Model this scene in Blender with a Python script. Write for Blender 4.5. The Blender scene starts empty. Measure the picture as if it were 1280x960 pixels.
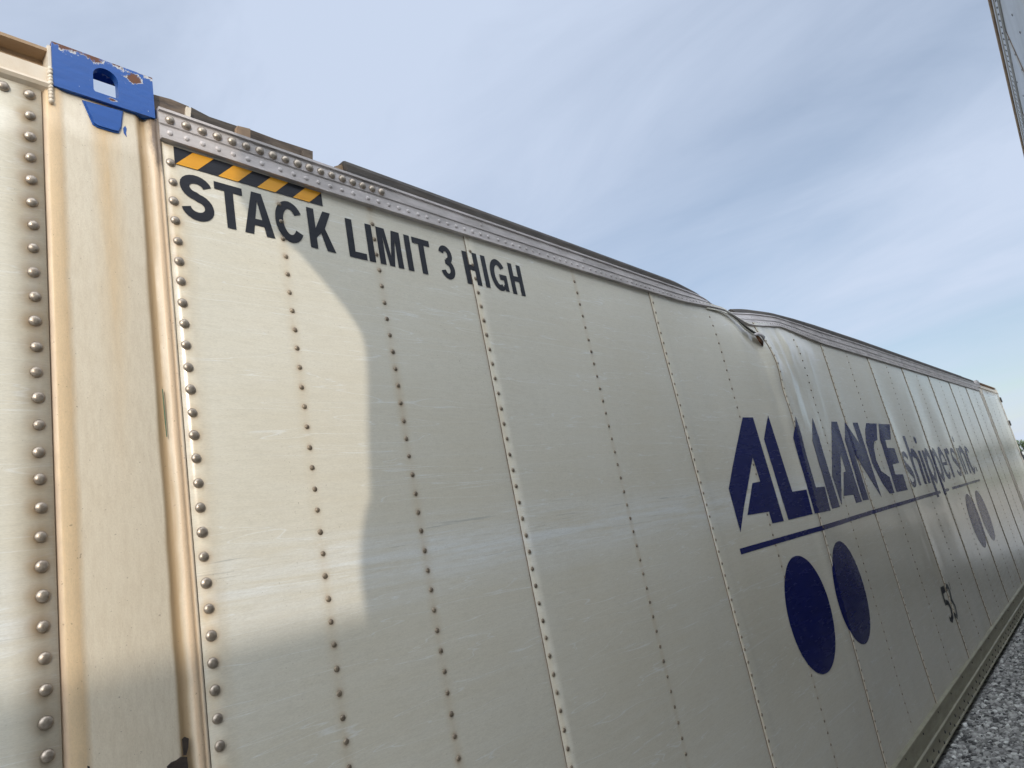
import bpy, bmesh, math, random
import numpy as np
from mathutils import Vector, Matrix, noise

random.seed(7)
rng = np.random.default_rng(7)
scene = bpy.context.scene
COL = scene.collection

# ------------------------------------------------------------------ camera
EYE = 1.643          # lens height above the gravel
WALL = 1.42          # distance from the lens to the container side
FPX = 862.0          # focal length in pixels of the 1280 px wide photograph
def _n(v): return v / np.linalg.norm(v)
def _ray(x, y): return np.array([x - 640.0, 480.0 - y, -FPX])
_d = _n(_ray(1410, 544.5)); _u = _ray(-36, -2864); _u = _n(_u - _d * (_u @ _d)); _w = np.cross(_d, _u)
ROT = np.array([_d, -_w, _u])        # camera axes -> world axes (x along box, y towards it, z up)

cam_data = bpy.data.cameras.new('camera'); cam = bpy.data.objects.new('camera', cam_data); COL.objects.link(cam)
cam_data.sensor_width = 36.0; cam_data.lens = FPX / 1280 * 36.0
cam_data.clip_start = 0.05; cam_data.clip_end = 2000
cam.matrix_world = Matrix.Translation((0, 0, EYE)) @ Matrix(ROT.tolist()).to_4x4()
scene.camera = cam
scene.render.resolution_x = 1024; scene.render.resolution_y = 768

# ------------------------------------------------------------------ light
SUN_EL = math.radians(18.0); SUN_AZ = math.radians(40.0)     # azimuth off the wall's normal
TRAVEL = Vector((math.sin(SUN_AZ) * math.cos(SUN_EL), math.cos(SUN_AZ) * math.cos(SUN_EL), -math.sin(SUN_EL)))
sun_data = bpy.data.lights.new('sun', 'SUN'); sun = bpy.data.objects.new('sun', sun_data); COL.objects.link(sun)
sun_data.energy = 2.0; sun_data.angle = math.radians(0.55); sun_data.color = (1.0, 0.90, 0.76)
sun.rotation_euler = TRAVEL.to_track_quat('-Z', 'Y').to_euler(); sun.location = (-20, -20, 30)

world = bpy.data.worlds.new('World'); scene.world = world; world.use_nodes = True
wt = world.node_tree; wt.nodes.clear()
def wnode(t, **k):
    n = wt.nodes.new(t)
    for a, b in k.items(): setattr(n, a, b)
    return n
sky = wnode('ShaderNodeTexSky', sky_type='NISHITA', sun_disc=False)
sky.sun_elevation = SUN_EL; sky.sun_rotation = math.atan2(-TRAVEL.x, -TRAVEL.y)
sky.air_density = 1.0; sky.dust_density = 0.6; sky.ozone_density = 1.5
tc = wnode('ShaderNodeTexCoord'); sep = wnode('ShaderNodeSeparateXYZ')
wt.links.new(tc.outputs['Generated'], sep.inputs[0])
def wmath(op, a, b=None):
    n = wnode('ShaderNodeMath', operation=op)
    for i, v in enumerate((a, b)):
        if v is None: continue
        if isinstance(v, (int, float)): n.inputs[i].default_value = v
        else: wt.links.new(v, n.inputs[i])
    return n.outputs[0]
zz = wmath('ADD', wmath('MAXIMUM', sep.outputs[2], 0.0), 0.16)
comb = wnode('ShaderNodeCombineXYZ')
wt.links.new(wmath('DIVIDE', sep.outputs[0], zz), comb.inputs[0]); wt.links.new(wmath('DIVIDE', sep.outputs[1], zz), comb.inputs[1])
mp = wnode('ShaderNodeMapping'); mp.inputs['Rotation'].default_value = (0, 0, math.radians(-28)); mp.inputs['Scale'].default_value = (0.7, 0.36, 1); mp.inputs['Location'].default_value = (4.6, 0.2, 0)
wt.links.new(comb.outputs[0], mp.inputs[0])
def wnoise(scale, detail, rough, dist):
    n = wnode('ShaderNodeTexNoise'); n.inputs['Scale'].default_value = scale; n.inputs['Detail'].default_value = detail
    n.inputs['Roughness'].default_value = rough; n.inputs['Distortion'].default_value = dist
    wt.links.new(mp.outputs[0], n.inputs['Vector']); return n.outputs[0]
big = wnoise(1.1, 5, 0.5, 0.5); fine = wnoise(3.2, 8, 0.6, 0.8)
cov = wmath('ADD', wmath('MULTIPLY', big, 0.72), wmath('MULTIPLY', fine, 0.28))
ramp = wnode('ShaderNodeValToRGB'); wt.links.new(cov, ramp.inputs[0])
ramp.color_ramp.elements[0].position = 0.34; ramp.color_ramp.elements[0].color = (0.30, 0.30, 0.30, 1)
ramp.color_ramp.elements[1].position = 0.62; ramp.color_ramp.elements[1].color = (0.92, 0.92, 0.92, 1)
mix = wnode('ShaderNodeMixRGB'); wt.links.new(ramp.outputs[0], mix.inputs[0]); wt.links.new(sky.outputs[0], mix.inputs[1])
# thin cloud scatters forward: the veil is brighter towards the sun behind the photographer
dot = wnode('ShaderNodeVectorMath', operation='DOT_PRODUCT'); wt.links.new(tc.outputs['Generated'], dot.inputs[0]); dot.inputs[1].default_value = tuple(-TRAVEL)
glow = wmath('ADD', 1.0, wmath('MULTIPLY', wmath('POWER', wmath('MAXIMUM', wmath('MULTIPLY', wmath('ADD', dot.outputs['Value'], 0.35), 0.74), 0.0), 1.8), 7.0))
veil = wnode('ShaderNodeMixRGB', blend_type='MULTIPLY'); veil.inputs[0].default_value = 1.0; veil.inputs[1].default_value = (4.9, 5.6, 6.9, 1)
gc = wnode('ShaderNodeCombineXYZ')
for i, k in enumerate((1.0, 0.92, 0.78)): wt.links.new(wmath('ADD', 1.0, wmath('MULTIPLY', wmath('SUBTRACT', glow, 1.0), k)), gc.inputs[i])
wt.links.new(gc.outputs[0], veil.inputs[2]); wt.links.new(veil.outputs[0], mix.inputs[2])
bg = wnode('ShaderNodeBackground'); bg.inputs[1].default_value = 0.1294
wt.links.new(mix.outputs[0], bg.inputs[0])
wo = wnode('ShaderNodeOutputWorld'); wt.links.new(bg.outputs[0], wo.inputs[0])

scene.render.engine = 'CYCLES'
scene.cycles.max_bounces = 6; scene.cycles.diffuse_bounces = 4; scene.cycles.glossy_bounces = 3; scene.cycles.caustics_reflective = False; scene.cycles.caustics_refractive = False
vs = scene.view_settings
vs.view_transform = 'Standard'; vs.look = 'None'; vs.gamma = 1.0; vs.exposure = 0.0155; vs.use_curve_mapping = False

# ------------------------------------------------------------------ materials
class Mat:
    def __init__(self, name):
        self.m = bpy.data.materials.new(name); self.m.use_nodes = True
        self.t = self.m.node_tree; self.b = self.t.nodes['Principled BSDF']; self._pos = None
    def node(self, t, **k):
        n = self.t.nodes.new(t)
        for a, b in k.items(): setattr(n, a, b)
        return n
    def link(self, v, sock):
        if isinstance(v, (int, float)): sock.default_value = v
        elif isinstance(v, tuple): sock.default_value = v if len(v) == 4 or len(sock.default_value) == 3 else (*v, 1)
        else: self.t.links.new(v, sock)
    def pos(self):
        if self._pos is None: self._pos = self.node('ShaderNodeNewGeometry').outputs['Position']
        return self._pos
    def objpos(self): return self.node('ShaderNodeTexCoord').outputs['Object']
    def xyz(self, v=None):
        s = self.node('ShaderNodeSeparateXYZ'); self.link(v or self.pos(), s.inputs[0]); return s.outputs
    def math(self, op, a, b=0.0, c=None, clamp=False):
        n = self.node('ShaderNodeMath', operation=op, use_clamp=clamp)
        self.link(a, n.inputs[0]); self.link(b, n.inputs[1])
        if c is not None: self.link(c, n.inputs[2])
        return n.outputs[0]
    def noise(self, scale, stretch=(1, 1, 1), detail=6, rough=0.6, dist=0.0, vec=None):
        mp = self.node('ShaderNodeMapping'); self.link(vec or self.pos(), mp.inputs[0]); mp.inputs['Scale'].default_value = stretch
        n = self.node('ShaderNodeTexNoise'); self.link(mp.outputs[0], n.inputs['Vector'])
        n.inputs['Scale'].default_value = scale; n.inputs['Detail'].default_value = detail
        n.inputs['Roughness'].default_value = rough; n.inputs['Distortion'].default_value = dist
        return n.outputs[0]
    def ramp(self, v, *stops):
        r = self.node('ShaderNodeValToRGB'); self.link(v, r.inputs[0]); e = r.color_ramp.elements
        while len(e) < len(stops): e.new(0.5)
        for el, (p, c) in zip(e, stops):
            el.position = p; el.color = (c, c, c, 1) if isinstance(c, (int, float)) else (*c, 1)
        return r.outputs[0]
    def mix(self, f, a, b, mode='MIX'):
        n = self.node('ShaderNodeMixRGB', blend_type=mode); self.link(f, n.inputs[0]); self.link(a, n.inputs[1]); self.link(b, n.inputs[2]); return n.outputs[0]
    def pulse(self, x, centre, half):       # 1 at the centre, 0 beyond half
        d = self.math('ABSOLUTE', self.math('SUBTRACT', x, centre))
        return self.math('SUBTRACT', 1.0, self.math('DIVIDE', d, half), clamp=True)
    def bump(self, h, dist, strength=1.0):
        n = self.node('ShaderNodeBump'); n.inputs['Distance'].default_value = dist; n.inputs['Strength'].default_value = strength
        self.link(h, n.inputs['Height']); self.t.links.new(n.outputs[0], self.b.inputs['Normal'])
    def done(self, col, rough=0.5, metal=0.0, spec=0.5):
        self.link(col, self.b.inputs['Base Color']); self.link(rough, self.b.inputs['Roughness']); self.link(metal, self.b.inputs['Metallic'])
        self.b.inputs['Specular IOR Level'].default_value = spec
        return self.m

CREAM = (0.71, 0.675, 0.575)
TAN = (0.56, 0.44, 0.28)
def m_panel():
    M = Mat('panel_paint'); x, y, z = M.xyz()
    streak = M.noise(9, (0.25, 1, 5.0), 7, 0.65)
    cloud = M.noise(1.7, (1, 1, 1.4), 5, 0.6, 0.4)
    c = M.mix(M.ramp(cloud, (0.35, 0.0), (0.7, 0.55)), CREAM, (0.655, 0.60, 0.475))
    c = M.mix(M.math('MULTIPLY', M.ramp(streak, (0.42, 0.0), (0.75, 1.0)), 0.28), c, (0.74, 0.73, 0.665))
    # lighter, streaky band with dark scratches along the side at lens height
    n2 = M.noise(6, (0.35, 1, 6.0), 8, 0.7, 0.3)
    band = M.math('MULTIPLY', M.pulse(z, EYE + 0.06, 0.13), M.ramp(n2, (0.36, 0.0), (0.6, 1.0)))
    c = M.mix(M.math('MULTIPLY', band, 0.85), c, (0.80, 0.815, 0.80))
    fine_dark = M.noise(22, (0.12, 1, 6), 5, 0.7, 0.6)
    c = M.mix(M.math('MULTIPLY', M.math('MULTIPLY', M.pulse(z, EYE + 0.10, 0.12), M.ramp(fine_dark, (0.60, 0.0), (0.68, 1.0))), 0.65), c, (0.30, 0.31, 0.30))
    # thin diagonal scratches
    sc = M.node('ShaderNodeMapping'); M.link(M.pos(), sc.inputs[0]); sc.inputs['Rotation'].default_value = (0, math.radians(9), 0); sc.inputs['Scale'].default_value = (0.5, 1, 9)
    s1 = M.noise(2.1, (1, 1, 1), 3, 0.5, 0.5, sc.outputs[0])
    line = M.pulse(s1, 0.52, 0.006)
    c = M.mix(M.math('MULTIPLY', line, 0.6), c, (0.82, 0.83, 0.81))
    # tan stain along the riveted seams and round the rivets
    patch = M.ramp(M.noise(5, (1, 1, 0.7), 5, 0.6), (0.35, 0.15), (0.65, 1.0))
    st = None
    per = M.math('MODULO', M.math('SUBTRACT', x, 1.004), 1.21)      # seams and studs repeat every sheet
    per = M.math('ADD', per, M.math('MULTIPLY', M.math('LESS_THAN', x, 1.4), 5.0))
    for xx, cx, hw, k in [(x, 0.363, 0.055, 0.85), (x, 0.634, 0.05, 0.85), (x, 0.383, 0.014, 0.9), (x, 0.91, 0.024, 0.4), (x, 1.215, 0.024, 0.45), (per, 0.608, 0.020, 0.55), (per, 1.205, 0.016, 0.4), (per, 0.0, 0.016, 0.4)]:
        p = M.math('MULTIPLY', M.pulse(xx, cx, hw), k)
        st = p if st is None else M.math('MAXIMUM', st, p)
    st = M.math('MULTIPLY', st, patch)
    c = M.mix(st, c, TAN)
    # brown halo round each rivet head
    for cx, z0, p, r0, r1, k in [(0.363, EYE + 1.104, 0.0503, 0.008, 0.026, 0.75), (0.640, EYE + 1.036, 0.0505, 0.008, 0.022, 0.6), (0.912, EYE + 1.005, 0.0503, 0.005, 0.014, 0.6), (1.215, EYE + 1.026, 0.0503, 0.005, 0.014, 0.6), (1.618, EYE + 1.022, 0.0503, 0.005, 0.012, 0.6)]:
        dz = M.math('SUBTRACT', M.math('FLOORED_MODULO', M.math('ADD', M.math('SUBTRACT', z, z0), p / 2), p), p / 2)
        dx = M.math('ADD', M.math('SUBTRACT', x, cx), 0.004 if cx < 0.5 else 0.0)
        rr_ = M.math('SQRT', M.math('ADD', M.math('MULTIPLY', dx, dx), M.math('MULTIPLY', dz, dz)))
        halo = M.math('SUBTRACT', 1.0, M.math('DIVIDE', M.math('SUBTRACT', rr_, r0), r1 - r0, clamp=True), clamp=True)
        c = M.mix(M.math('MULTIPLY', M.math('MULTIPLY', halo, patch), k), c, (0.40, 0.25, 0.13))
    # woven grain of the weathered paint
    grain = M.noise(420, (0.35, 1, 1.3), 3, 0.7); g2 = M.noise(45, (0.5, 1, 3.5), 6, 0.75)
    c = M.mix(M.ramp(grain, (0.30, 0.22), (0.62, 0.0)), c, (0.34, 0.31, 0.25))
    c = M.mix(M.ramp(g2, (0.30, 0.20), (0.55, 0.0)), c, (0.42, 0.38, 0.30))
    # specks
    sp = M.ramp(M.noise(190, (1, 1, 1), 2, 0.5), (0.71, 0.0), (0.74, 1.0))
    c = M.mix(M.math('MULTIPLY', sp, M.ramp(M.noise(3), (0.45, 0.0), (0.7, 0.6))), c, (0.20, 0.15, 0.10))
    rough = M.ramp(M.noise(14, (0.3, 1, 3), 6, 0.6), (0.3, 0.13), (0.7, 0.25))
    M.bump(M.noise(140, (0.4, 1, 2.0), 4, 0.6), 0.0003, 0.35)
    return M.done(c, rough, 0, 0.55)
def m_post():
    M = Mat('post_paint'); x, y, z = M.xyz()
    c = M.mix(M.ramp(M.noise(3, (1, 1, 0.6), 6, 0.6), (0.35, 0.0), (0.7, 0.6)), (0.74, 0.67, 0.54), (0.68, 0.58, 0.43))
    wob = M.math('MULTIPLY', M.math('SUBTRACT', M.noise(4, (0.4, 1, 1), 5, 0.6), 0.5), 0.02)
    xw = M.math('ADD', x, wob)
    c = M.mix(M.math('MULTIPLY', M.ramp(M.pulse(xw, 0.400, 0.032), (0.1, 0.0), (0.5, 1.0)), 0.85), c, (0.72, 0.52, 0.30))
    c = M.mix(M.math('MULTIPLY', M.pulse(xw, 0.387, 0.008), 0.7), c, (0.30, 0.20, 0.15))
    c = M.mix(M.math('MULTIPLY', M.ramp(M.pulse(xw, 0.582, 0.020), (0.15, 0.0), (0.6, 1.0)), 0.85), c, (0.36, 0.235, 0.11))
    c = M.mix(M.math('MULTIPLY', M.ramp(M.pulse(xw, 0.607, 0.014), (0.1, 0.0), (0.5, 1.0)), 0.75), c, (0.64, 0.44, 0.27))
    # rust wash running down from the casting
    run = M.math('MULTIPLY', M.pulse(x, 0.505, 0.035), M.ramp(z, (0.0, 0.0), (1.0, 1.0)))
    zt = M.math('DIVIDE', M.math('SUBTRACT', z, EYE + 0.25), 0.85, clamp=True)
    run = M.math('MULTIPLY', M.math('MULTIPLY', M.pulse(xw, 0.503, 0.036), zt), M.ramp(M.noise(10, (2, 1, 0.3), 5, 0.6), (0.3, 0.3), (0.6, 1.0)))
    c = M.mix(M.math('MULTIPLY', run, 0.75), c, (0.66, 0.40, 0.13))
    # scrapes down to bare metal at the top right edge and low on the post
    top = M.math('MULTIPLY', M.pulse(x, 0.612, 0.028), M.math('DIVIDE', M.math('SUBTRACT', z, EYE + 0.93), 0.2, clamp=True))
    c = M.mix(M.ramp(M.math('MULTIPLY', top, M.math('MULTIPLY', M.noise(30, (1, 1, 0.35), 5, 0.7), 2.2)), (0.30, 0.0), (0.55, 0.9)), c, (0.07, 0.045, 0.035))
    grain = M.noise(420, (1.0, 1, 0.6), 3, 0.7); g2 = M.noise(40, (3, 1, 0.6), 6, 0.75)
    c = M.mix(M.ramp(grain, (0.30, 0.22), (0.62, 0.0)), c, (0.38, 0.30, 0.21))
    c = M.mix(M.ramp(g2, (0.32, 0.25), (0.58, 0.0)), c, (0.45, 0.35, 0.24))
    sp = M.ramp(M.noise(170, (1, 1, 1), 2, 0.5), (0.71, 0.0), (0.74, 1.0))
    c = M.mix(M.math('MULTIPLY', sp, 0.55), c, (0.22, 0.15, 0.10))
    M.bump(M.noise(45, (1, 1, 0.7), 6, 0.7), 0.0012, 0.5)
    return M.done(c, M.ramp(M.noise(10), (0.3, 0.32), (0.7, 0.55)), 0, 0.45)
def m_blue():
    M = Mat('blue_casting_paint'); x, y, z = M.xyz()
    n = M.noise(60, (1, 1, 1), 7, 0.7); n2 = M.noise(16, (1, 1, 1), 5, 0.6)
    c = M.mix(M.ramp(M.noise(25, (0.4, 1, 3)), (0.4, 0.0), (0.7, 0.5)), (0.016, 0.085, 0.33), (0.012, 0.062, 0.24))
    edge = M.math('DIVIDE', M.math('SUBTRACT', z, EYE + 1.217), 0.036, clamp=True)
    low = M.math('MULTIPLY', M.pulse(x, 0.515, 0.03), M.pulse(z, EYE + 1.152, 0.011))
    blob = M.math('MULTIPLY', M.pulse(x, 0.567, 0.026), M.pulse(z, EYE + 1.226, 0.022))
    wear = M.math('ADD', M.math('ADD', M.math('MULTIPLY', edge, 0.50), M.math('MULTIPLY', low, 0.7)), M.math('MULTIPLY', blob, 0.85))
    wear = M.math('ADD', M.math('ADD', wear, M.math('MULTIPLY', M.math('SUBTRACT', n2, 0.5), 0.9)), M.math('MULTIPLY', M.math('SUBTRACT', n, 0.5), 0.8))
    mask = M.ramp(wear, (0.40, 0.0), (0.48, 1.0)); rim = M.math('SUBTRACT', M.ramp(wear, (0.365, 0.0), (0.40, 1.0)), mask)
    chips = M.ramp(n, (0.665, 0.0), (0.69, 1.0))
    c = M.mix(M.math('MULTIPLY', chips, 0.8), c, (0.60, 0.62, 0.62))
    c = M.mix(M.math('MULTIPLY', rim, M.ramp(n, (0.45, 0.0), (0.5, 1.0)), clamp=True), c, (0.66, 0.64, 0.58))
    c = M.mix(mask, c, M.mix(n, (0.19, 0.075, 0.035), (0.09, 0.05, 0.04)))
    M.bump(M.math('ADD', n, M.math('MULTIPLY', mask, -0.6)), 0.0012, 0.7)
    return M.done(c, M.ramp(mask, (0.0, 0.36), (1.0, 0.85)), 0, 0.45)
def m_noisy(name, c1, c2, scale=20, stretch=(1, 1, 1), rough=(0.4, 0.6), metal=0.0, bump=0.001, spec=0.5, obj=False):
    M = Mat(name); v = M.objpos() if obj else None
    c = M.mix(M.ramp(M.noise(scale, stretch, 7, 0.65, 0.2, v), (0.3, 0.0), (0.7, 1.0)), c1, c2)
    r = M.ramp(M.noise(scale * 1.7, stretch, 5, 0.6, 0, v), (0.3, rough[0]), (0.7, rough[1]))
    if bump: M.bump(M.noise(scale * 4, stretch, 6, 0.7, 0, v), bump, 0.6)
    return M.done(c, r, metal, spec)
def m_gravel():
    M = Mat('gravel_ground')
    vor = M.node('ShaderNodeTexVoronoi'); M.link(M.pos(), vor.inputs['Vector']); vor.inputs['Scale'].default_value = 26
    tone = M.ramp(vor.outputs['Color'], (0.1, (0.14, 0.14, 0.135)), (0.5, (0.36, 0.355, 0.34)), (0.9, (0.62, 0.615, 0.59)))
    x, y, z = M.xyz()
    far = M.math('DIVIDE', M.math('SUBTRACT', x, 16.0), 14.0, clamp=True)
    tone = M.mix(M.math('MULTIPLY', far, 0.8), tone, (0.36, 0.31, 0.24))
    tone = M.mix(M.ramp(M.noise(0.6), (0.4, 0.0), (0.7, 0.5)), tone, (0.10, 0.095, 0.085))
    M.bump(vor.outputs['Distance'], 0.02, 0.9)
    return M.done(tone, 0.9, 0, 0.3)
def m_stone():
    M = Mat('gravel_stone')
    att = M.node('ShaderNodeAttribute'); att.attribute_name = 'tone'
    c = M.ramp(att.outputs['Fac'], (0.0, (0.10, 0.10, 0.098)), (0.45, (0.38, 0.375, 0.36)), (0.8, (0.62, 0.615, 0.59)), (1.0, (0.80, 0.80, 0.77)))
    c = M.mix(0.15, c, M.noise(120, (1, 1, 1), 4, 0.6), 'MULTIPLY')
    return M.done(c, 0.85, 0, 0.3)

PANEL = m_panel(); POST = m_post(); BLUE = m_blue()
SEAM = m_noisy('seam_edge', (0.045, 0.030, 0.022), (0.26, 0.18, 0.12), 60, (1, 1, 0.5), (0.6, 0.8))
RAIL = m_noisy('weathered_aluminium', (0.60, 0.55, 0.53), (0.33, 0.30, 0.285), 14, (0.5, 1, 2), (0.38, 0.6), 0.15, 0.0008)
LOWRAIL = m_noisy('dull_olive_aluminium', (0.34, 0.32, 0.225), (0.22, 0.205, 0.15), 10, (0.5, 1, 2), (0.45, 0.65), 0.2, 0.001)
RIVET = m_noisy('rivet_metal', (0.46, 0.40, 0.33), (0.25, 0.20, 0.155), 120, (1, 1, 1), (0.30, 0.45), 0.75, 0.0004)
RIVETD = m_noisy('small_rivet_metal', (0.34, 0.28, 0.20), (0.13, 0.10, 0.075), 90, (1, 1, 1), (0.38, 0.55), 0.45, 0.0004)
ROOFW = m_noisy('rusty_roof_edge', (0.05, 0.036, 0.028), (0.20, 0.145, 0.10), 35, (0.4, 1, 1.5), (0.6, 0.9), 0.0, 0.002)
ROOFG = m_noisy('grimy_roof_sheet', (0.022, 0.018, 0.014), (0.075, 0.058, 0.042), 25, (0.3, 1, 2), (0.5, 0.8), 0.1, 0.002)
CREAMP = m_noisy('cream_steel', (0.66, 0.60, 0.50), (0.58, 0.47, 0.34), 9, (1, 1, 1), (0.35, 0.55), 0, 0.001)
CHAN = m_noisy('stained_channel', (0.40, 0.28, 0.16), (0.22, 0.13, 0.08), 14, (0.5, 1, 1), (0.5, 0.8), 0, 0.002)
INK = m_noisy('black_lettering', (0.010, 0.011, 0.016), (0.020, 0.021, 0.028), 30, (0.3, 1, 2), (0.3, 0.5), 0, 0.0005, 0.35)
NAVY = m_noisy('navy_lettering', (0.007, 0.011, 0.085), (0.011, 0.016, 0.105), 12, (0.4, 1, 2), (0.22, 0.30), 0, 0, 0.14)
YELLOW = m_noisy('yellow_stripe', (0.72, 0.34, 0.015), (0.66, 0.29, 0.012), 40, (0.4, 1, 2), (0.35, 0.5), 0, 0.0005)
GREEN = m_noisy('green_scrape', (0.05, 0.13, 0.08), (0.16, 0.2, 0.12), 60)
RUST = m_noisy('deep_rust', (0.22, 0.09, 0.03), (0.04, 0.025, 0.018), 70, (1, 1, 1), (0.8, 0.95), 0, 0.003)
DARK = m_noisy('bare_dark_patch', (0.015, 0.012, 0.010), (0.05, 0.032, 0.022), 70, (1, 1, 1), (0.6, 0.8), 0, 0.002)
WHITE = m_noisy('white_trailer_paint', (0.46, 0.462, 0.452), (0.36, 0.362, 0.352), 2.5, (0.5, 1, 1.5), (0.28, 0.45), 0, 0.0006)
STEEL = m_noisy('dark_chassis_steel', (0.035, 0.035, 0.036), (0.08, 0.07, 0.06), 8, (1, 1, 1), (0.5, 0.7), 0.1)
RUBBER = m_noisy('tyre_rubber', (0.018, 0.018, 0.018), (0.035, 0.034, 0.032), 15, (1, 1, 1), (0.7, 0.9))
GLASS = m_noisy('dark_window_glass', (0.02, 0.025, 0.03), (0.03, 0.035, 0.04), 3, (1, 1, 1), (0.08, 0.12), 0, 0)
GRAVEL = m_gravel(); STONE = m_stone()
GRASS = m_noisy('dry_grass', (0.085, 0.10, 0.04), (0.16, 0.15, 0.07), 0.7, (1, 1, 1), (0.8, 0.95), 0, 0.02)
BARK = m_noisy('bark', (0.09, 0.07, 0.05), (0.05, 0.04, 0.03), 6, (1, 1, 0.3), (0.8, 0.95), 0, 0.02, obj=True)
LEAF = m_noisy('leaves', (0.045, 0.075, 0.022), (0.08, 0.11, 0.035), 1.2, (1, 1, 1), (0.6, 0.8), 0, 0, obj=True)

# ------------------------------------------------------------------ helpers
def tag(o, label=None, cat=None, group=None, kind=None):
    for k, v in (('label', label), ('category', cat), ('group', group), ('kind', kind)):
        if v: o[k] = v
    return o
def empty(name, loc=(0, 0, 0), rz=0.0):
    o = bpy.data.objects.new(name, None); COL.objects.link(o); o.location = loc; o.rotation_euler = (0, 0, rz); o.empty_display_size = 0.2; return o
def mesh_obj(name, verts, faces, mats, parent=None, smooth=False, fm=None):
    me = bpy.data.meshes.new(name); me.from_pydata([tuple(v) for v in verts], [], faces); me.validate()
    for m in (mats if isinstance(mats, list) else [mats]): me.materials.append(m)
    if smooth: me.polygons.foreach_set('use_smooth', [True] * len(me.polygons))
    if fm: me.polygons.foreach_set('material_index', fm)
    o = bpy.data.objects.new(name, me); COL.objects.link(o); o.parent = parent; return o
def bm_obj(name, bm, mats, parent=None, smooth=False):
    bmesh.ops.recalc_face_normals(bm, faces=bm.faces)
    me = bpy.data.meshes.new(name); bm.to_mesh(me); bm.free()
    for m in (mats if isinstance(mats, list) else [mats]): me.materials.append(m)
    if smooth: me.polygons.foreach_set('use_smooth', [True] * len(me.polygons))
    o = bpy.data.objects.new(name, me); COL.objects.link(o); o.parent = parent; return o
def add_box(bm, lo, hi, bev=0.0):
    r = bmesh.ops.create_cube(bm, size=1.0); vs_ = r['verts']
    for v in vs_: v.co = Vector([lo[i] + (v.co[i] + 0.5) * (hi[i] - lo[i]) for i in range(3)])
    if bev:
        ed = list({e for v in vs_ for e in v.link_edges})
        bmesh.ops.bevel(bm, geom=ed, offset=bev, segments=2, affect='EDGES')
def box(name, lo, hi, mat, parent=None, bev=0.0):
    bm = bmesh.new(); add_box(bm, lo, hi, bev); return bm_obj(name, bm, mat, parent)
def add_prism(bm, prof, axis, a, b, cap=True):        # prof: list of 2-d points; axis 'x' -> (y,z), 'y' -> (x,z)
    mk = (lambda p, t: (t, p[0], p[1])) if axis == 'x' else (lambda p, t: (p[0], t, p[1]))
    A = [bm.verts.new(mk(p, a)) for p in prof]; B = [bm.verts.new(mk(p, b)) for p in prof]; n = len(prof)
    for i in range(n): bm.faces.new((A[i], A[(i + 1) % n], B[(i + 1) % n], B[i]))
    if cap: bm.faces.new(A[::-1]); bm.faces.new(B)
def sm(s, pts, sig=0.05):                              # smoothed piecewise-linear curve through control points
    xs, ys = zip(*pts); k = np.linspace(-2, 2, 9); w = np.exp(-k * k / 2); w /= w.sum()
    return float(sum(wi * np.interp(s + sig * ki, xs, ys) for wi, ki in zip(w, k)))

# ------------------------------------------------------------------ the dented side of the container
RB = [(-2, 1.093), (0.61, 1.091), (1.05, 1.081), (2.24, 1.074), (3.12, 1.073), (3.49, 1.090), (3.64, 1.094), (3.78, 1.068), (3.90, 1.046), (4.02, 1.050), (4.17, 1.068), (4.47, 1.103), (4.84, 1.089), (5.24, 1.073), (6.4, 1.075), (15, 1.072)]
RT = [(-2, 1.177), (0.61, 1.177), (1.05, 1.173), (2.24, 1.160), (3.12, 1.150), (3.40, 1.140), (3.55, 1.126), (3.66, 1.106), (3.80, 1.088), (3.90, 1.092), (4.15, 1.132), (4.47, 1.170), (4.84, 1.177), (5.24, 1.178), (6.4, 1.185), (15, 1.188)]
LEAN = [(-2, 0), (3.1, 0.0), (3.45, 0.03), (3.65, 0.075), (3.85, 0.075), (4.15, 0.05), (4.5, 0.015), (4.9, 0.0), (15, 0)]
rail_bot = lambda s: sm(s, RB, 0.035)
rail_top = lambda s: sm(s, RT, 0.035)
lean = lambda s: sm(s, LEAN, 0.05)
_grid = np.linspace(-2, 15, 1701); _rb = np.array([rail_bot(s) for s in _grid])
rb = lambda s: float(np.interp(s, _grid, _rb))
BUMP = [(3.0, 0), (3.2, 0.03), (3.42, 0.22), (3.75, 0.55), (3.92, 0.74), (3.96, 0.98), (4.03, 1.0), (4.10, 0.92), (4.30, 0.78), (4.36, 0.70), (4.62, 0.44), (5.0, 0.10), (5.25, 0.0)]
AMP = [(0, 0.0), (0.05, 0.015), (0.12, 0.042), (0.3, 0.062), (0.65, 0.056), (1.15, 0.042), (1.9, 0.02), (2.4, 0.0)]
_bg = np.linspace(2.8, 5.5, 541); _bv = np.array([sm(s, BUMP, 0.02) for s in _bg])
_ag = np.linspace(-0.1, 2.6, 271); _av = np.array([sm(s, AMP, 0.03) for s in _ag])
PITCH = 1.21
SEAMS = [1.603 + PITCH * i for i in range(9)]           # left edges of the overlapping sheets
EDGES = [0.622] + SEAMS + [12.49]
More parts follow.
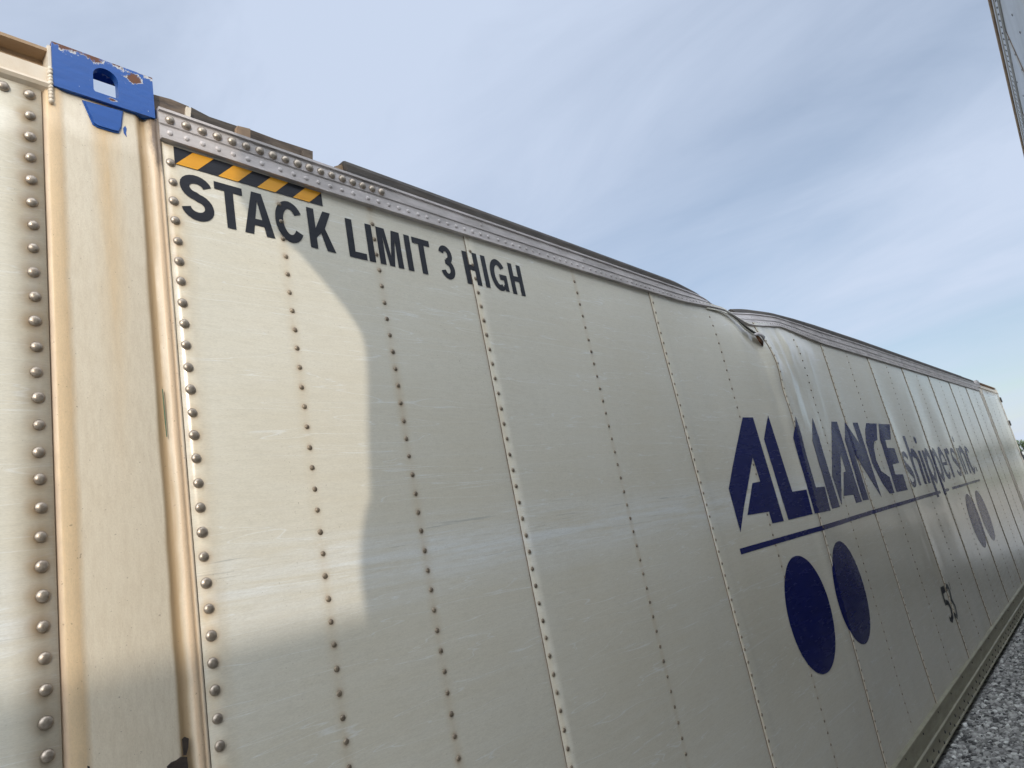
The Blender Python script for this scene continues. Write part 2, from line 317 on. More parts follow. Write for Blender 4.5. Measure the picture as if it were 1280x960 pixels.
def bulge(s, h):                                        # how far the side stands out of its flat plane
    u = rb(s) - h
    o = 0.0
    if 2.8 < s < 5.5:
        o += float(np.interp(s, _bg, _bv)) * float(np.interp(u, _ag, _av))
        k = max(0.0, 1 - abs(s - 4.25) / 0.9) * max(0.0, 1 - u / 0.9) * min(1.0, max(0, u) / 0.06)
        o += 0.026 * k * noise.noise(Vector((s * 5.0, h * 4.0, 1.7))) + 0.013 * k * noise.noise(Vector((s * 14.0, h * 9.0, 5.2)))
    if s > 4.6:                                          # buckles that run on towards the far end
        k = min(1.0, (s - 4.6) / 0.8) * min(1.0, max(0.0, u) / 0.2)
        o += k * (0.0045 * math.exp(-((s - 6.42) / 0.08) ** 2) + 0.0050 * math.sin(s * 5.19 + 0.6) * math.exp(-((h - 0.3) / 0.8) ** 2))
    k = min(1.0, max(0.0, u) / 0.15)
    o += k * (0.0030 * noise.noise(Vector((s * 2.3, h * 1.6, 9.1))) + 0.0016 * noise.noise(Vector((s * 6.0, h * 3.0, 3.3))))
    # soft crease right of the second seam
    o += 0.003 * k * math.exp(-((s - 2.875) / 0.018) ** 2)
    return o
def lap(s):                                              # each sheet's left edge lies on top of the sheet before it
    if s < 0.622 or s > 12.49: return 0.0
    i = max(j for j, e in enumerate(EDGES) if e <= s + 2e-5)
    a, b = EDGES[i], EDGES[min(i + 1, len(EDGES) - 1)]
    return 0.0036 * (1 - min(1.0, (s - a) / max(b - a, 1e-6))) if b > a else 0.0
def P(s, h, off=0.0): return Vector((s, WALL - bulge(s, h) - lap(s) - off, h + EYE))
def px(x, y):                                            # photograph pixel -> place on the side
    v = ROT @ _ray(x, y); s, h = v[0] / v[1] * WALL, v[2] / v[1] * WALL; s0, h0 = s, h
    for _ in range(6):
        k = (WALL - bulge(s, h) - lap(s)) / WALL; s, h = s0 * k, h0 * k
    return s, h
LOGO = [
 [(928, 521.75), (941, 521.75), (979.6, 651.25), (965.25, 654.4), (960.9, 639.6), (934, 644), (940.25, 603.75), (950, 601.9), (940.6, 571.9), (925.4, 665.6), (910.6, 611)],
 [(959.8, 519.2), (990.25, 614.6), (1007.75, 611.9), (1015.6, 642.75), (985.25, 650), (954.7, 548.75)],
 [(994, 520), (1019.7, 609.3), (1030.6, 608.2), (1038, 638.2), (1018.2, 642), (991.25, 547)],
 [(1015.3, 522), (1049.7, 633.5), (1040, 636), (1015.3, 551)],
 [(1039, 526.9), (1046, 527.25), (1077.25, 626.9), (1070, 628.75), (1066.5, 618.5), (1054.4, 620), (1054.4, 590), (1057, 589.4), (1050.4, 566.9), (1052.2, 632), (1040, 595)],
 [(1055.6, 527.5), (1074.4, 555), (1065.6, 528.4), (1071.9, 528.4), (1102, 621.9), (1068, 568), (1085.9, 624.4), (1078.4, 625.6), (1055.9, 550)],
 [(1082.5, 529), (1095.6, 529.4), (1096.5, 550), (1092.9, 551.9), (1092.2, 560), (1095, 575), (1101.25, 588.75), (1111.9, 596.25), (1117.9, 616), (1111.9, 617), (1102.5, 603.75), (1090, 578.75), (1082.25, 552.5), (1081.25, 537.5)],
 [(1097.75, 529.6), (1111.9, 530.4), (1113.5, 549.4), (1106.5, 550), (1108.75, 559.75), (1117.75, 560.25), (1123.75, 578.75), (1115.6, 580.25), (1119, 593), (1128.75, 593), (1134.4, 612.5), (1120.4, 615), (1100, 550)]]
DISCS = (3.60, 4.235, 8.66, 9.30)
_polys = None
def in_logo(s, h):
    global _polys
    if _polys is None: _polys = [[px(*q) for q in poly] for poly in LOGO]
    for cs in DISCS:
        if ((s - cs) / 0.265) ** 2 + ((h + 0.534) / 0.28) ** 2 < 1: return True
    for poly in _polys:
        inside = False
        for k in range(len(poly)):
            (x1, y1), (x2, y2) = poly[k], poly[k - 1]
            if (y1 > h) != (y2 > h) and s < (x2 - x1) * (h - y1) / (y2 - y1) + x1: inside = not inside
        if inside: return True
    return False
NROW = 46
H_LOW = -1.425

container = tag(empty('shipping_container', (0, 0, 0)), 'long cream riveted shipping container with blue corner casting, navy lettering and crushed top rail', 'shipping container')

def make_panel(a, b, over, lapped=True, ncol=26):
    cols = list(np.linspace(a, b, ncol)) + ([b + over] if over else [])
    V = []; F = []; fm = []
    for s in cols:
        top = rb(s) + 0.03
        for r in range(NROW):
            t = r / (NROW - 1); h = H_LOW + (top - H_LOW) * t
            l = 0.0036 * (1 - min(1.0, (s - a) / (b - a))) if lapped else 0.0
            if s > b: l = -0.002
            V.append((s, WALL - bulge(s, h) - l, h + EYE))
    for c in range(len(cols) - 1):
        for r in range(NROW - 1):
            i = c * NROW + r; F.append((i, i + NROW, i + NROW + 1, i + 1)); fm.append(0)
    base = len(V)
    for r in range(NROW):
        x, y, z = V[r]; V.append((x, y + 0.0034, z))
    for r in range(NROW - 1): F.append((r, r + 1, base + r + 1, base + r)); fm.append(1)
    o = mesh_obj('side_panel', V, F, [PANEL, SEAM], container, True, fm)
    # sharp lapped edge
    return o
panels = []
for i in range(len(EDGES) - 1):
    a, b = EDGES[i], EDGES[i + 1]
    panels.append(make_panel(a, b, 0.03 if i < len(EDGES) - 2 else 0.0, True, 46 if 2.5 < a < 5.3 else 26))
def plain_panel(a, b, top):
    V = []; F = []; fm = []
    cols = np.linspace(a, b, 16)
    for s in cols:
        for r in range(20):
            h = H_LOW + (top - H_LOW) * r / 19
            V.append((s, WALL - 0.004 - 0.002 * noise.noise(Vector((s * 2, h * 1.5, 4))), h + EYE))
    for c in range(15):
        for r in range(19):
            i = c * 20 + r; F.append((i, i + 20, i + 21, i + 1)); fm.append(0)
    n = len(V)
    for r in range(20):
        x, y, z = V[15 * 20 + r]; V.append((x, y + 0.005, z))
    for r in range(19): F.append((300 + r, n + r, n + r + 1, 300 + r + 1)); fm.append(1)
    n = len(V)
    for c in range(16):
        x, y, z = V[c * 20 + 19]; V.append((x, y + 0.005, z))
    for c in range(15): F.append((c * 20 + 19, (c + 1) * 20 + 19, n + c + 1, n + c)); fm.append(1)
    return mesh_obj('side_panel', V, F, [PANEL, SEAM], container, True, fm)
ext_a = plain_panel(-0.62, 0.384, 1.124); ext_b = plain_panel(-1.47, -0.623, 1.124)
far_ext = plain_panel(12.735, 14.52, 1.13)

# rivets: domed heads; the largest in view are parts of their own, the rest one mesh
def dome(rad, hgt, seg=14):
    V = []; F = []
    rings = [(1.0, 0.0), (0.97, 0.30), (0.80, 0.68), (0.45, 0.93)]
    for rr, hh in rings:
        for k in range(seg):
            a = 2 * math.pi * k / seg; V.append((rad * rr * math.cos(a), -hgt * hh, rad * rr * math.sin(a)))
    V.append((0, -hgt, 0))
    for j in range(3):
        for k in range(seg):
            k2 = (k + 1) % seg; F.append((j * seg + k, j * seg + k2, (j + 1) * seg + k2, (j + 1) * seg + k))
    for k in range(seg): F.append((3 * seg + k, 3 * seg + (k + 1) % seg, 4 * seg))
    return V, F
def rivet_mesh(name, rad, hgt, mat, seg=14):
    V, F = dome(rad, hgt, seg); me = bpy.data.meshes.new(name); me.from_pydata(V, [], F); me.materials.append(mat)
    me.polygons.foreach_set('use_smooth', [True] * len(F)); return me
ME_BIG = rivet_mesh('rivet', 0.0108, 0.0068, RIVET); ME_MID = rivet_mesh('rivet', 0.0066, 0.0042, RIVETD)
ME_RAIL = rivet_mesh('rivet', 0.0118, 0.0090, RIVET); ME_RAILS = rivet_mesh('rivet', 0.0070, 0.0034, RAIL)
def rivet(me, p, parent):
    o = bpy.data.objects.new('rivet', me); COL.objects.link(o); o.parent = parent; o.location = p
    j = random.uniform(0.93, 1.06); o.scale = (j, 1, j * random.uniform(0.96, 1.04)); o.rotation_euler = (random.uniform(-.05, .05), random.uniform(0, 6), random.uniform(-.05, .05)); return o
class Batch:
    def __init__(self): self.V = []; self.F = []
    def add(self, VF, p, sc=1.0):
        n = len(self.V); self.V += [(v[0] * sc + p[0], v[1] * sc + p[1], v[2] * sc + p[2]) for v in VF[0]]; self.F += [tuple(i + n for i in f) for f in VF[1]]
    def build(self, name, mat, parent):
        o = mesh_obj(name, self.V, self.F, mat, parent, True); o['kind'] = 'stuff'; return o
small_dome = dome(0.0066, 0.0042, 8)
jit = lambda a=0.0012: random.uniform(-a, a)
for k in range(36):                                     # edge of the end bay, left of the post
    h = 1.104 - 0.0503 * k
    if h > -0.30: rivet(ME_BIG, (0.363 + jit(), WALL - 0.005, h + EYE + jit()), ext_a)
for k in range(2): rivet(ME_BIG, (0.318 - 0.05 * k, WALL - 0.005, EYE + 1.104), ext_a)
for k in range(30):                                     # edge of the first sheet, right of the post
    h = 1.036 - 0.0505 * k
    if h > -0.30: rivet(ME_BIG, P(0.640 + jit(), h + jit(), -0.0003), panels[0])
rest = Batch(); painted = Batch()
def column(s, big_until, parent_i, top=1.026, pitch=0.0503):
    k = 0
    while True:
        h = top - pitch * k; k += 1
        if h < -1.38: break
        p = P(s + jit(), h + jit(), -0.0004)
        if h > big_until: rivet(ME_MID, p, panels[parent_i])
        else: (painted if in_logo(p.x, h) else rest).add(small_dome, p)
column(0.912, -0.33, 0, 1.005); column(1.215, -0.40, 0); column(1.618, -0.58, 1, 1.022)
column(2.212, 0.45, 1, 1.021)
for i, s in enumerate(SEAMS[1:]): column(s + 0.016, 9, 0, min(1.03, rb(s) - 0.05), 0.0503)
for i in range(8): column(2.212 + PITCH * (i + 1) - 0.006, 9, 0, min(1.03, rb(2.2 + PITCH * (i + 1)) - 0.045), 0.0503)
column(11.9, 9, 0); column(12.46, 9, 0)
k = 0
for s in (12.77, 13.3, 13.9, 14.45):
    for k in range(48): rest.add(small_dome, (s, WALL - 0.0045, EYE + 1.08 - 0.0503 * k))
rest.build('rivets', RIVETD, container); painted.build('painted_rivets', NAVY, container)

# ------------------------------------------------------------------ top rail, swept along the bent line
PROF = [(-0.01, -0.03), (0.0, 0.015), (0.05, 0.015), (0.09, 0.010), (0.44, 0.010), (0.475, 0.013), (0.50, 0.003), (0.53, 0.007), (0.88, 0.007), (0.905, 0.0125), (0.985, 0.0125), (1.0, 0.008), (1.0, -0.045)]
def rail_frame(s):
    hb, ht, l = rail_bot(s), rail_top(s), lean(s)
    B = Vector((0, WALL - 0.002, hb)); T = Vector((0, WALL - 0.002 + l, ht * (1 + l / WALL)))
    d = (T - B); nrm = Vector((0, -d.z, d.y)).normalized()
    return B, d, nrm
def rail_pt(s, t, proud):
    B, d, nrm = rail_frame(s); q = B + d * t + nrm * proud
    return Vector((s, q.y, q.z + EYE))
def sweep(a, b, mat, prof, step=0.06, name='top_rail'):
    n = max(2, int((b - a) / step)); SS = np.linspace(a, b, n + 1); V = []; F = []; m = len(prof)
    for s in SS:
        for t, pr in prof: V.append(rail_pt(s, t, pr))
    for i in range(n):
        for j in range(m - 1): F.append((i * m + j, (i + 1) * m + j, (i + 1) * m + j + 1, i * m + j + 1))
    F.append(tuple(range(m))); F.append(tuple(n * m + j for j in range(m))[::-1])
    return mesh_obj(name, V, F, mat, container)
top_rail = sweep(0.618, 12.49, RAIL, PROF, 0.05)
for k in range(18): rivet(ME_RAIL, rail_pt(0.643 + 0.0386 * k - 0.00012 * k * k, 0.69, 0.0065), top_rail)
rr = Batch(); rd = dome(0.0066, 0.003, 8)
k = 0; s = 0.640
while s < 12.4:
    p = rail_pt(s, 0.25, 0.0098)
    if s < 1.75: rivet(ME_RAILS, p, top_rail)
    else: rr.add(rd, p)
    s += 0.0385 if (k % 7) != 6 else 0.052
    k += 1
for s in np.arange(1.70, 12.4, 0.605): rr.add(rd, rail_pt(s, 0.72, 0.0066))
rr.build('rail_rivets', RAIL, top_rail)

# roof sheet and its grimy edge
def roof_edge(a, b, up, inn, mat=ROOFG):
    prof = [(0.99, 0.007), (1.01, 0.0075), (1.0 + up * 0.6, 0.006), (1.0 + up * 0.9, 0.0), (1.0 + up, -0.010), (1.0 + up, -inn), (0.8, -inn)]
    return sweep(a, b, mat, prof, 0.05, 'roof_edge')
roof_edge(1.15, 3.74, 0.54, 0.10); roof_edge(3.98, 11.3, 0.46, 0.10); roof_edge(11.36, 12.2, 0.42, 0.10)
V = []; F = []
SS = list(np.arange(0.62, 12.5, 0.08)); YY = np.linspace(0.05, 2.5, 10)
for s in SS:
    B, d, nrm = rail_frame(s); zt = (B + d * 1.0).z + EYE; yt = (B + d).y
    for y in YY:
        k = math.exp(-((y) / 0.8) ** 2)
        V.append((s, yt + y, 2.825 * (1 - k) + (zt + 0.004) * k + 0.006 * math.sin(s * 26)))
for i in range(len(SS) - 1):
    for j in range(9): F.append((i * 10 + j, (i + 1) * 10 + j, (i + 1) * 10 + j + 1, i * 10 + j + 1))
mesh_obj('roof_sheet', V, F, ROOFG, container, True)
# broken plates standing on the rail near the casting
def plate(pts, depth, mat, name='roof_plate', y0=0.02):
    bm = bmesh.new(); prof = []
    for x, y in pts:
        v = ROT @ _ray(x, y); k = (WALL + y0) / v[1]; prof.append((v[0] * k, v[2] * k + EYE))
    add_prism(bm, prof, 'y', WALL + y0, WALL + y0 + depth); return bm_obj(name, bm, mat, container)
plate([(188, 117), (214, 124), (236, 133), (236, 146), (214, 140), (189, 136)], 0.05, ROOFW)
plate([(233, 133), (239, 135), (238, 150), (232, 148)], 0.06, CREAMP, y0=0.012)
plate([(239, 134), (262, 146), (298, 158), (298, 170), (239, 150)], 0.05, ROOFG, y0=0.028)
plate([(297, 157), (313, 161), (313, 176), (296, 171)], 0.07, CHAN, y0=0.012)
plate([(313, 162), (345, 174), (388, 188), (388, 201), (313, 177)], 0.05, ROOFW, y0=0.026)
plate([(379, 186), (391, 189), (391, 203), (379, 199)], 0.07, ROOFW, y0=0.014)
plate([(418, 208), (432, 204), (449, 211), (449, 221), (430, 216)], 0.08, CHAN, y0=0.012)

# torn, folded lip at the crushed spot
def ribbon(name, top, bot, o1, o2, mat, thick=0.003):
    V = []; F = []; n = len(top)
    for (a, b, oa, ob) in zip(top, bot, o1, o2):
        for (q, o) in ((a, oa), (b, ob)):
            v = ROT @ _ray(*q); k = (WALL - o) / v[1]; V.append((v[0] * k, v[1] * k, v[2] * k + EYE))
    m = len(V); V += [(x, y + thick, z + thick) for x, y, z in V]
    for i in range(n - 1):
        F.append((2 * i, 2 * i + 1, 2 * i + 3, 2 * i + 2)); F.append((m + 2 * i, m + 2 * i + 2, m + 2 * i + 3, m + 2 * i + 1))
        F.append((2 * i, 2 * i + 2, m + 2 * i + 2, m + 2 * i)); F.append((2 * i + 1, m + 2 * i + 1, m + 2 * i + 3, 2 * i + 3))
    F.append((0, m, m + 1, 1)); F.append((2 * n - 2, 2 * n - 1, m + 2 * n - 1, m + 2 * n - 2))
    return mesh_obj(name, V, F, mat, container, True)
ribbon('torn_lip', [(884, 384), (900, 387.5), (911, 391), (922, 399), (934, 410), (942, 416), (950, 420)],
       [(884, 386), (900, 389.5), (910, 393.2), (920.5, 401.5), (931.5, 412.5), (940, 418.3), (948, 422)],
       [0.010, 0.012, 0.016, 0.024, 0.034, 0.040, 0.043], [0.010, 0.013, 0.018, 0.029, 0.041, 0.047, 0.047], PANEL, 0.002)
ribbon('torn_lip', [(908, 389.5), (922, 398), (934, 408), (946, 416)], [(910, 391.5), (922, 400.5), (934, 411), (945, 418.5)],
       [0.014, 0.026, 0.036, 0.042], [0.018, 0.030, 0.041, 0.046], ROOFG, 0.002)
ribbon('rusted_tear', [(944, 419), (948, 419.5), (951, 422), (954.5, 427)], [(945.5, 421.5), (947.5, 425), (950.5, 429.5), (954, 433)],
       [0.050, 0.054, 0.052, 0.050], [0.046, 0.048, 0.050, 0.050], RUST, 0.001)
ribbon('torn_lip', [(943, 417), (948, 415.5), (953, 417), (956.5, 421)], [(944.5, 419.5), (948.5, 419), (952, 421.5), (955, 426)],
       [0.046, 0.050, 0.05, 0.045], [0.056, 0.060, 0.060, 0.056], RAIL, 0.0015)
ribbon('bent_rivet_strip', [(936, 409), (944, 414), (953, 418)], [(935, 410.5), (943, 416), (952, 420.5)], [0.02, 0.036, 0.052], [0.02, 0.04, 0.056], CREAMP)

# ------------------------------------------------------------------ corner posts
POSTP = [(0.372, -0.004), (0.386, -0.002), (0.391, 0.0065), (0.396, 0.0075), (0.414, 0.0068), (0.420, 0.0045), (0.430, 0.003), (0.568, 0.003), (0.575, 0.000), (0.580, -0.006), (0.590, -0.006), (0.597, 0.004), (0.600, 0.0062), (0.604, 0.0072), (0.610, 0.0068), (0.6125, 0.004), (0.615, 0.0068), (0.620, 0.0064), (0.6215, 0.001), (0.63, -0.004)]
def post(x0, top, mat):
    zs = np.linspace(0.03, top, 24); V = []; F = []; m = len(POSTP)
    for z in zs:
        for s, pr in POSTP: V.append((x0 + s, WALL - pr + 0.0012 * noise.noise(Vector((s * 9, z * 3, x0))), z))
    for i in range(len(zs) - 1):
        for j in range(m - 1): F.append((i * m + j, i * m + j + 1, (i + 1) * m + j + 1, (i + 1) * m + j))
    n = len(V)
    for i in (0, len(zs) - 1):
        for s in (POSTP[0][0], POSTP[-1][0]): V.append((x0 + s, WALL + 0.15, zs[i]))
    L = (len(zs) - 1) * m
    F.append(tuple(L + j for j in range(m)) + (n + 3, n + 2)); F.append((0, L, n + 2, n)); F.append((m - 1, n + 1, n + 3, L + m - 1)); F.append((n, n + 2, n + 3, n + 1))
    return mesh_obj('corner_post', V, F, mat, container, True)
p1 = post(0.0, EYE + 1.145, POST)
p2 = post(12.115, EYE + 1.145, CREAMP)
# bare patch low on the post
def patch(name, pts, mat, off, parent=None, jag=0):
    bm = bmesh.new(); vs_ = []
    for x, y in pts:
        v = ROT @ _ray(x, y); k = (WALL - off) / v[1]; vs_.append(bm.verts.new((v[0] * k, WALL - off, v[2] * k + EYE)))
    f = bm.faces.new(vs_); r = bmesh.ops.extrude_face_region(bm, geom=[f])
    for v in r['geom']:
        if isinstance(v, bmesh.types.BMVert): v.co.y += 0.0025
    return bm_obj(name, bm, mat, parent)
patch('bare_patch', [(228, 924), (231, 921), (236, 923), (235.5, 934), (233, 944), (230, 944), (229, 936)], DARK, 0.0045, p1)
patch('bare_patch', [(209, 958), (214, 953), (221, 950), (226, 946), (234, 946), (235, 956), (235, 975), (222, 982), (212, 980)], DARK, 0.0045, p1)
patch('bare_patch', [(107, 959), (109, 957), (112, 958), (114, 966), (106, 966)], DARK, 0.0045, p1)
patch('green_scrape', [(203, 486), (203.8, 486), (206.6, 515), (209.1, 546), (208.5, 546), (205.8, 520)], GREEN, 0.0042, p1)
patch('paint_chip', [(154, 160), (156.5, 157), (158.5, 161), (157.5, 166), (158.5, 171), (157, 169), (155, 166)], BLUE, 0.0042, p1)

# blue corner casting: hollow block with a rounded slot in its face and an opening in its top
def ring_plate(bm, outer, inner, mk, t0, t1):
    n = len(inner); O0 = [bm.verts.new(mk(p, t0)) for p in outer]; I0 = [bm.verts.new(mk(p, t0)) for p in inner]
    O1 = [bm.verts.new(mk(p, t1)) for p in outer]; I1 = [bm.verts.new(mk(p, t1)) for p in inner]
    for i in range(n):
        j = (i + 1) % n
        bm.faces.new((O0[i], O0[j], I0[j], I0[i])); bm.faces.new((O1[i], I1[i], I1[j], O1[j]))
        bm.faces.new((O0[i], O1[i], O1[j], O0[j])); bm.faces.new((I0[i], I0[j], I1[j], I1[i]))
def rect_ring(x0, x1, z0, z1, cx, cz, n):
    out = []
    for k in range(n):
        a = 2 * math.pi * k / n; dx, dz = math.cos(a), math.sin(a)
        t = min(((x1 - cx) / dx if dx > 1e-9 else (x0 - cx) / dx if dx < -1e-9 else 9e9), ((z1 - cz) / dz if dz > 1e-9 else (z0 - cz) / dz if dz < -1e-9 else 9e9))
        out.append((cx + dx * t, cz + dz * t))
    for c in ((x0, z0), (x1, z0), (x1, z1), (x0, z1)):                     # snap nearest ring point to each corner
        i = min(range(n), key=lambda q: (out[q][0] - c[0]) ** 2 + (out[q][1] - c[1]) ** 2); out[i] = c
    return out
def stadium(cx, cz, hw, z0, z1, n, rb_=0.008):
    pts = []
    for k in range(n):
        a = 2 * math.pi * k / n; dx, dz = math.cos(a), math.sin(a)
        if dz >= 0:    # round head
            r = hw; zc = z1 - r; t = 0.2
            for _ in range(40):
                x, z = dx * t, cz + dz * t
                lim = math.hypot(x, max(0, z - zc)) - r
                t -= lim * 0.7
            pts.append((cx + dx * t, cz + dz * t))
        else:
            t = min(hw / abs(dx) if abs(dx) > 1e-9 else 9e9, (cz - z0) / abs(dz)); pts.append((cx + dx * t, cz + dz * t))
    return pts
X0, X1, Z0, Z1 = 0.404, 0.609, EYE + 1.140, EYE + 1.252
bm = bmesh.new(); N = 48; yf = WALL - 0.012
cx, cz = 0.507, EYE + 1.190
ring_plate(bm, rect_ring(X0, X1, Z0, Z1, cx, cz, N), stadium(cx, cz, 0.0255, EYE + 1.160, EYE + 1.229, N), lambda p, t: (p[0], t, p[1]), yf, yf + 0.018)
tx, ty = 0.507, yf + 0.108
ring_plate(bm, rect_ring(X0 + 0.001, X1 - 0.001, yf + 0.0185, yf + 0.178, tx, ty, N), rect_ring(X0 + 0.03, X1 - 0.03, yf + 0.058, yf + 0.155, tx, ty, N), lambda p, t: (p[0], p[1], t), Z1 - 0.012, Z1 - 0.001)
add_box(bm, (X0 + 0.001, yf + 0.0185, Z0 + 0.001), (X0 + 0.012, yf + 0.178, Z1 - 0.0125)); add_box(bm, (X1 - 0.012, yf + 0.0185, Z0 + 0.001), (X1 - 0.001, yf + 0.178, Z1 - 0.0125))
add_box(bm, (X0 + 0.0125, yf + 0.168, Z0 + 0.001), (X1 - 0.0125, yf + 0.178, Z1 - 0.0125)); add_box(bm, (X0 + 0.0125, yf + 0.0185, Z0 + 0.001), (X1 - 0.0125, yf + 0.1675, Z0 + 0.012))
casting = bm_obj('corner_casting', bm, BLUE, container)
casting['label'] = 'chipped bright blue corner casting with rounded slot'
# tapered tab under it
bm = bmesh.new()
tabp = []
for x, y in [(103, 125), (154, 139), (152, 160), (149, 166), (142, 165), (121, 158.5), (116, 155)]:
    v = ROT @ _ray(x, y); k = (WALL - 0.006) / v[1]; tabp.append((v[0] * k, v[2] * k + EYE))
add_prism(bm, tabp, 'y', WALL - 0.009, WALL - 0.001)
bmesh.ops.bevel(bm, geom=[e for e in bm.edges if all(abs(v.co.y - (WALL - 0.009)) < 1e-5 for v in e.verts)], offset=0.003, segments=2, affect='EDGES')
bm_obj('casting_tab', bm, BLUE, container)
# weld bead down the casting's left side
bm = bmesh.new()
for k in range(10):
    z = EYE + 1.178 - 0.0088 * k + jit(0.0015); r = bmesh.ops.create_uvsphere(bm, u_segments=8, v_segments=6, radius=0.0062)
    for v in r['verts']: v.co = Vector((v.co.x * 0.9 + 0.3995 + jit(0.0008), v.co.y + WALL - 0.010, v.co.z * 1.05 + z))
bm_obj('weld_bead', bm, CREAMP, container, True)
# far casting
bm = bmesh.new(); ring_plate(bm, rect_ring(12.52, 12.722, Z0, Z1, 12.622, cz, N), stadium(12.622, cz, 0.0255, EYE + 1.160, EYE + 1.229, N), lambda p, t: (p[0], t, p[1]), yf, yf + 0.018)
add_box(bm, (12.521, yf + 0.0185, Z0 + 0.001), (12.721, yf + 0.17, Z1 - 0.001)); bm_obj('corner_casting', bm, RAIL, container)

# upper channel of the end bays
def end_channel(a, b):
    bm = bmesh.new(); y = WALL
    add_prism(bm, [(y + 0.03, EYE + 1.10), (y - 0.004, EYE + 1.125), (y - 0.012, EYE + 1.130), (y - 0.016, EYE + 1.137), (y - 0.012, EYE + 1.145), (y - 0.004, EYE + 1.150), (y - 0.003, EYE + 1.186), (y + 0.030, EYE + 1.190), (y + 0.030, EYE + 1.225), (y + 0.2, EYE + 1.225), (y + 0.2, EYE + 1.10)], 'x', a, b)
    o = bm_obj('end_channel', bm, CREAMP, container)
    bm = bmesh.new(); add_prism(bm, [(y + 0.0275, EYE + 1.188), (y + 0.0275, EYE + 1.226), (y - 0.004, EYE + 1.228), (y - 0.004, EYE + 1.236), (y + 0.2, EYE + 1.240), (y + 0.2, EYE + 1.2265), (y + 0.0295, EYE + 1.2265), (y + 0.0295, EYE + 1.188)], 'x', a, b)
    bm_obj('channel_liner', bm, CHAN, container)
end_channel(-1.50, 0.3965); end_channel(12.73, 14.60)
box('channel_end_plate', (0.3968, WALL - 0.008, EYE + 1.145), (0.4035, WALL + 0.12, EYE + 1.242), CREAMP, container)
box('channel_end_plate', (12.7225, WALL - 0.008, EYE + 1.145), (12.7298, WALL + 0.12, EYE + 1.242), CREAMP, container)

# far end frame with hinges, near end, back wall, floor
bm = bmesh.new(); add_box(bm, (14.52, WALL - 0.006, 0.02), (14.66, WALL + 0.12, EYE + 1.215), 0.008); frame = bm_obj('end_frame', bm, CREAMP, container)
for z in (0.45, 1.05, 1.65, 2.2, 2.62): box('hinge', (14.60, WALL - 0.022, z), (14.70, WALL - 0.004, z + 0.09), STEEL, frame, 0.004)
bm = bmesh.new(); add_box(bm, (-1.50, WALL - 0.006, 0.02), (-1.475, WALL + 2.59, EYE + 1.2)); bm_obj('end_wall', bm, CREAMP, container)
box('end_door', (14.605, WALL + 0.125, 0.06), (14.655, WALL + 1.30, EYE + 1.19), CREAMP, container); box('end_door', (14.605, WALL + 1.31, 0.06), (14.655, WALL + 2.56, EYE + 1.19), CREAMP, container)
box('back_wall', (-1.47, WALL + 2.56, 0.02), (14.6, WALL + 2.59, EYE + 1.16), CREAMP, container)
box('floor', (-1.46, WALL + 0.06, 0.12), (14.6, WALL + 2.55, 0.18), STEEL, container)
box('roof_sheet', (-1.46, WALL + 0.205, EYE + 1.20), (0.39, WALL + 2.58, EYE + 1.22), CREAMP, container)
box('roof_sheet', (12.735, WALL + 0.205, EYE + 1.20), (14.6, WALL + 2.58, EYE + 1.22), CREAMP, container)

# bottom rail
bm = bmesh.new(); y = WALL
add_prism(bm, [(y + 0.05, 0.040), (y - 0.026, 0.040), (y - 0.029, 0.044), (y - 0.029, 0.052), (y - 0.022, 0.056), (y - 0.022, 0.122), (y - 0.029, 0.128), (y - 0.029, 0.140), (y - 0.020, 0.146), (y - 0.020, 0.226), (y - 0.024, 0.230), (y - 0.022, 0.238), (y - 0.003, 0.243), (y + 0.05, 0.243)], 'x', -1.46, 14.51)
box('skid_beam', (-1.4, WALL + 0.03, 0.0), (14.5, WALL + 0.13, 0.0398), STEEL, container)
low_rail = bm_obj('bottom_rail', bm, LOWRAIL, container)
lr = Batch(); ld = dome(0.010, 0.006, 8)
for k, s in enumerate(np.arange(2.6, 14.4, 0.085)):
    lr.add(ld, (s, WALL - 0.0218, 0.062 if k % 2 else 0.098))
    if k % 5 == 0: lr.add(small_dome, (s, WALL - 0.0198, 0.215))
lr.build('rail_rivets', STEEL, low_rail)

# ------------------------------------------------------------------ lettering, laid on the sheets
S_CUTS = sorted(set([round(e, 4) for e in EDGES] + [round(float(v), 4) for i in range(len(EDGES) - 1) for v in np.linspace(EDGES[i], EDGES[i + 1], 46 if 2.5 < EDGES[i] < 5.3 else 26)]))
H_CUTS = [round(-1.4 + 0.055 * k, 4) for k in range(46)]
def decal(name, polys, mat, off=0.0013):
    bm = bmesh.new()
    for poly in polys:
        vs_ = [bm.verts.new((s, 0, h)) for s, h in poly]
        bm.faces.new(vs_)
    bm.normal_update(); bmesh.ops.triangulate(bm, faces=bm.faces)
    xs = [v.co.x for v in bm.verts]; hs = [v.co.z for v in bm.verts]
    for c in S_CUTS:
        if min(xs) < c < max(xs): bmesh.ops.bisect_plane(bm, geom=bm.verts[:] + bm.edges[:] + bm.faces[:], plane_co=(c, 0, 0), plane_no=(1, 0, 0))
    for c in H_CUTS:
        if min(hs) < c < max(hs): bmesh.ops.bisect_plane(bm, geom=bm.verts[:] + bm.edges[:] + bm.faces[:], plane_co=(0, 0, c), plane_no=(0, 0, 1))
    for v in bm.verts: v.co = P(v.co.x, v.co.z, off)
    me = bpy.data.meshes.new(name); bm.to_mesh(me); bm.free(); me.materials.append(mat)
    me.polygons.foreach_set('use_smooth', [True] * len(me.polygons))
    o = bpy.data.objects.new(name, me); COL.objects.link(o); o.parent = container; return o
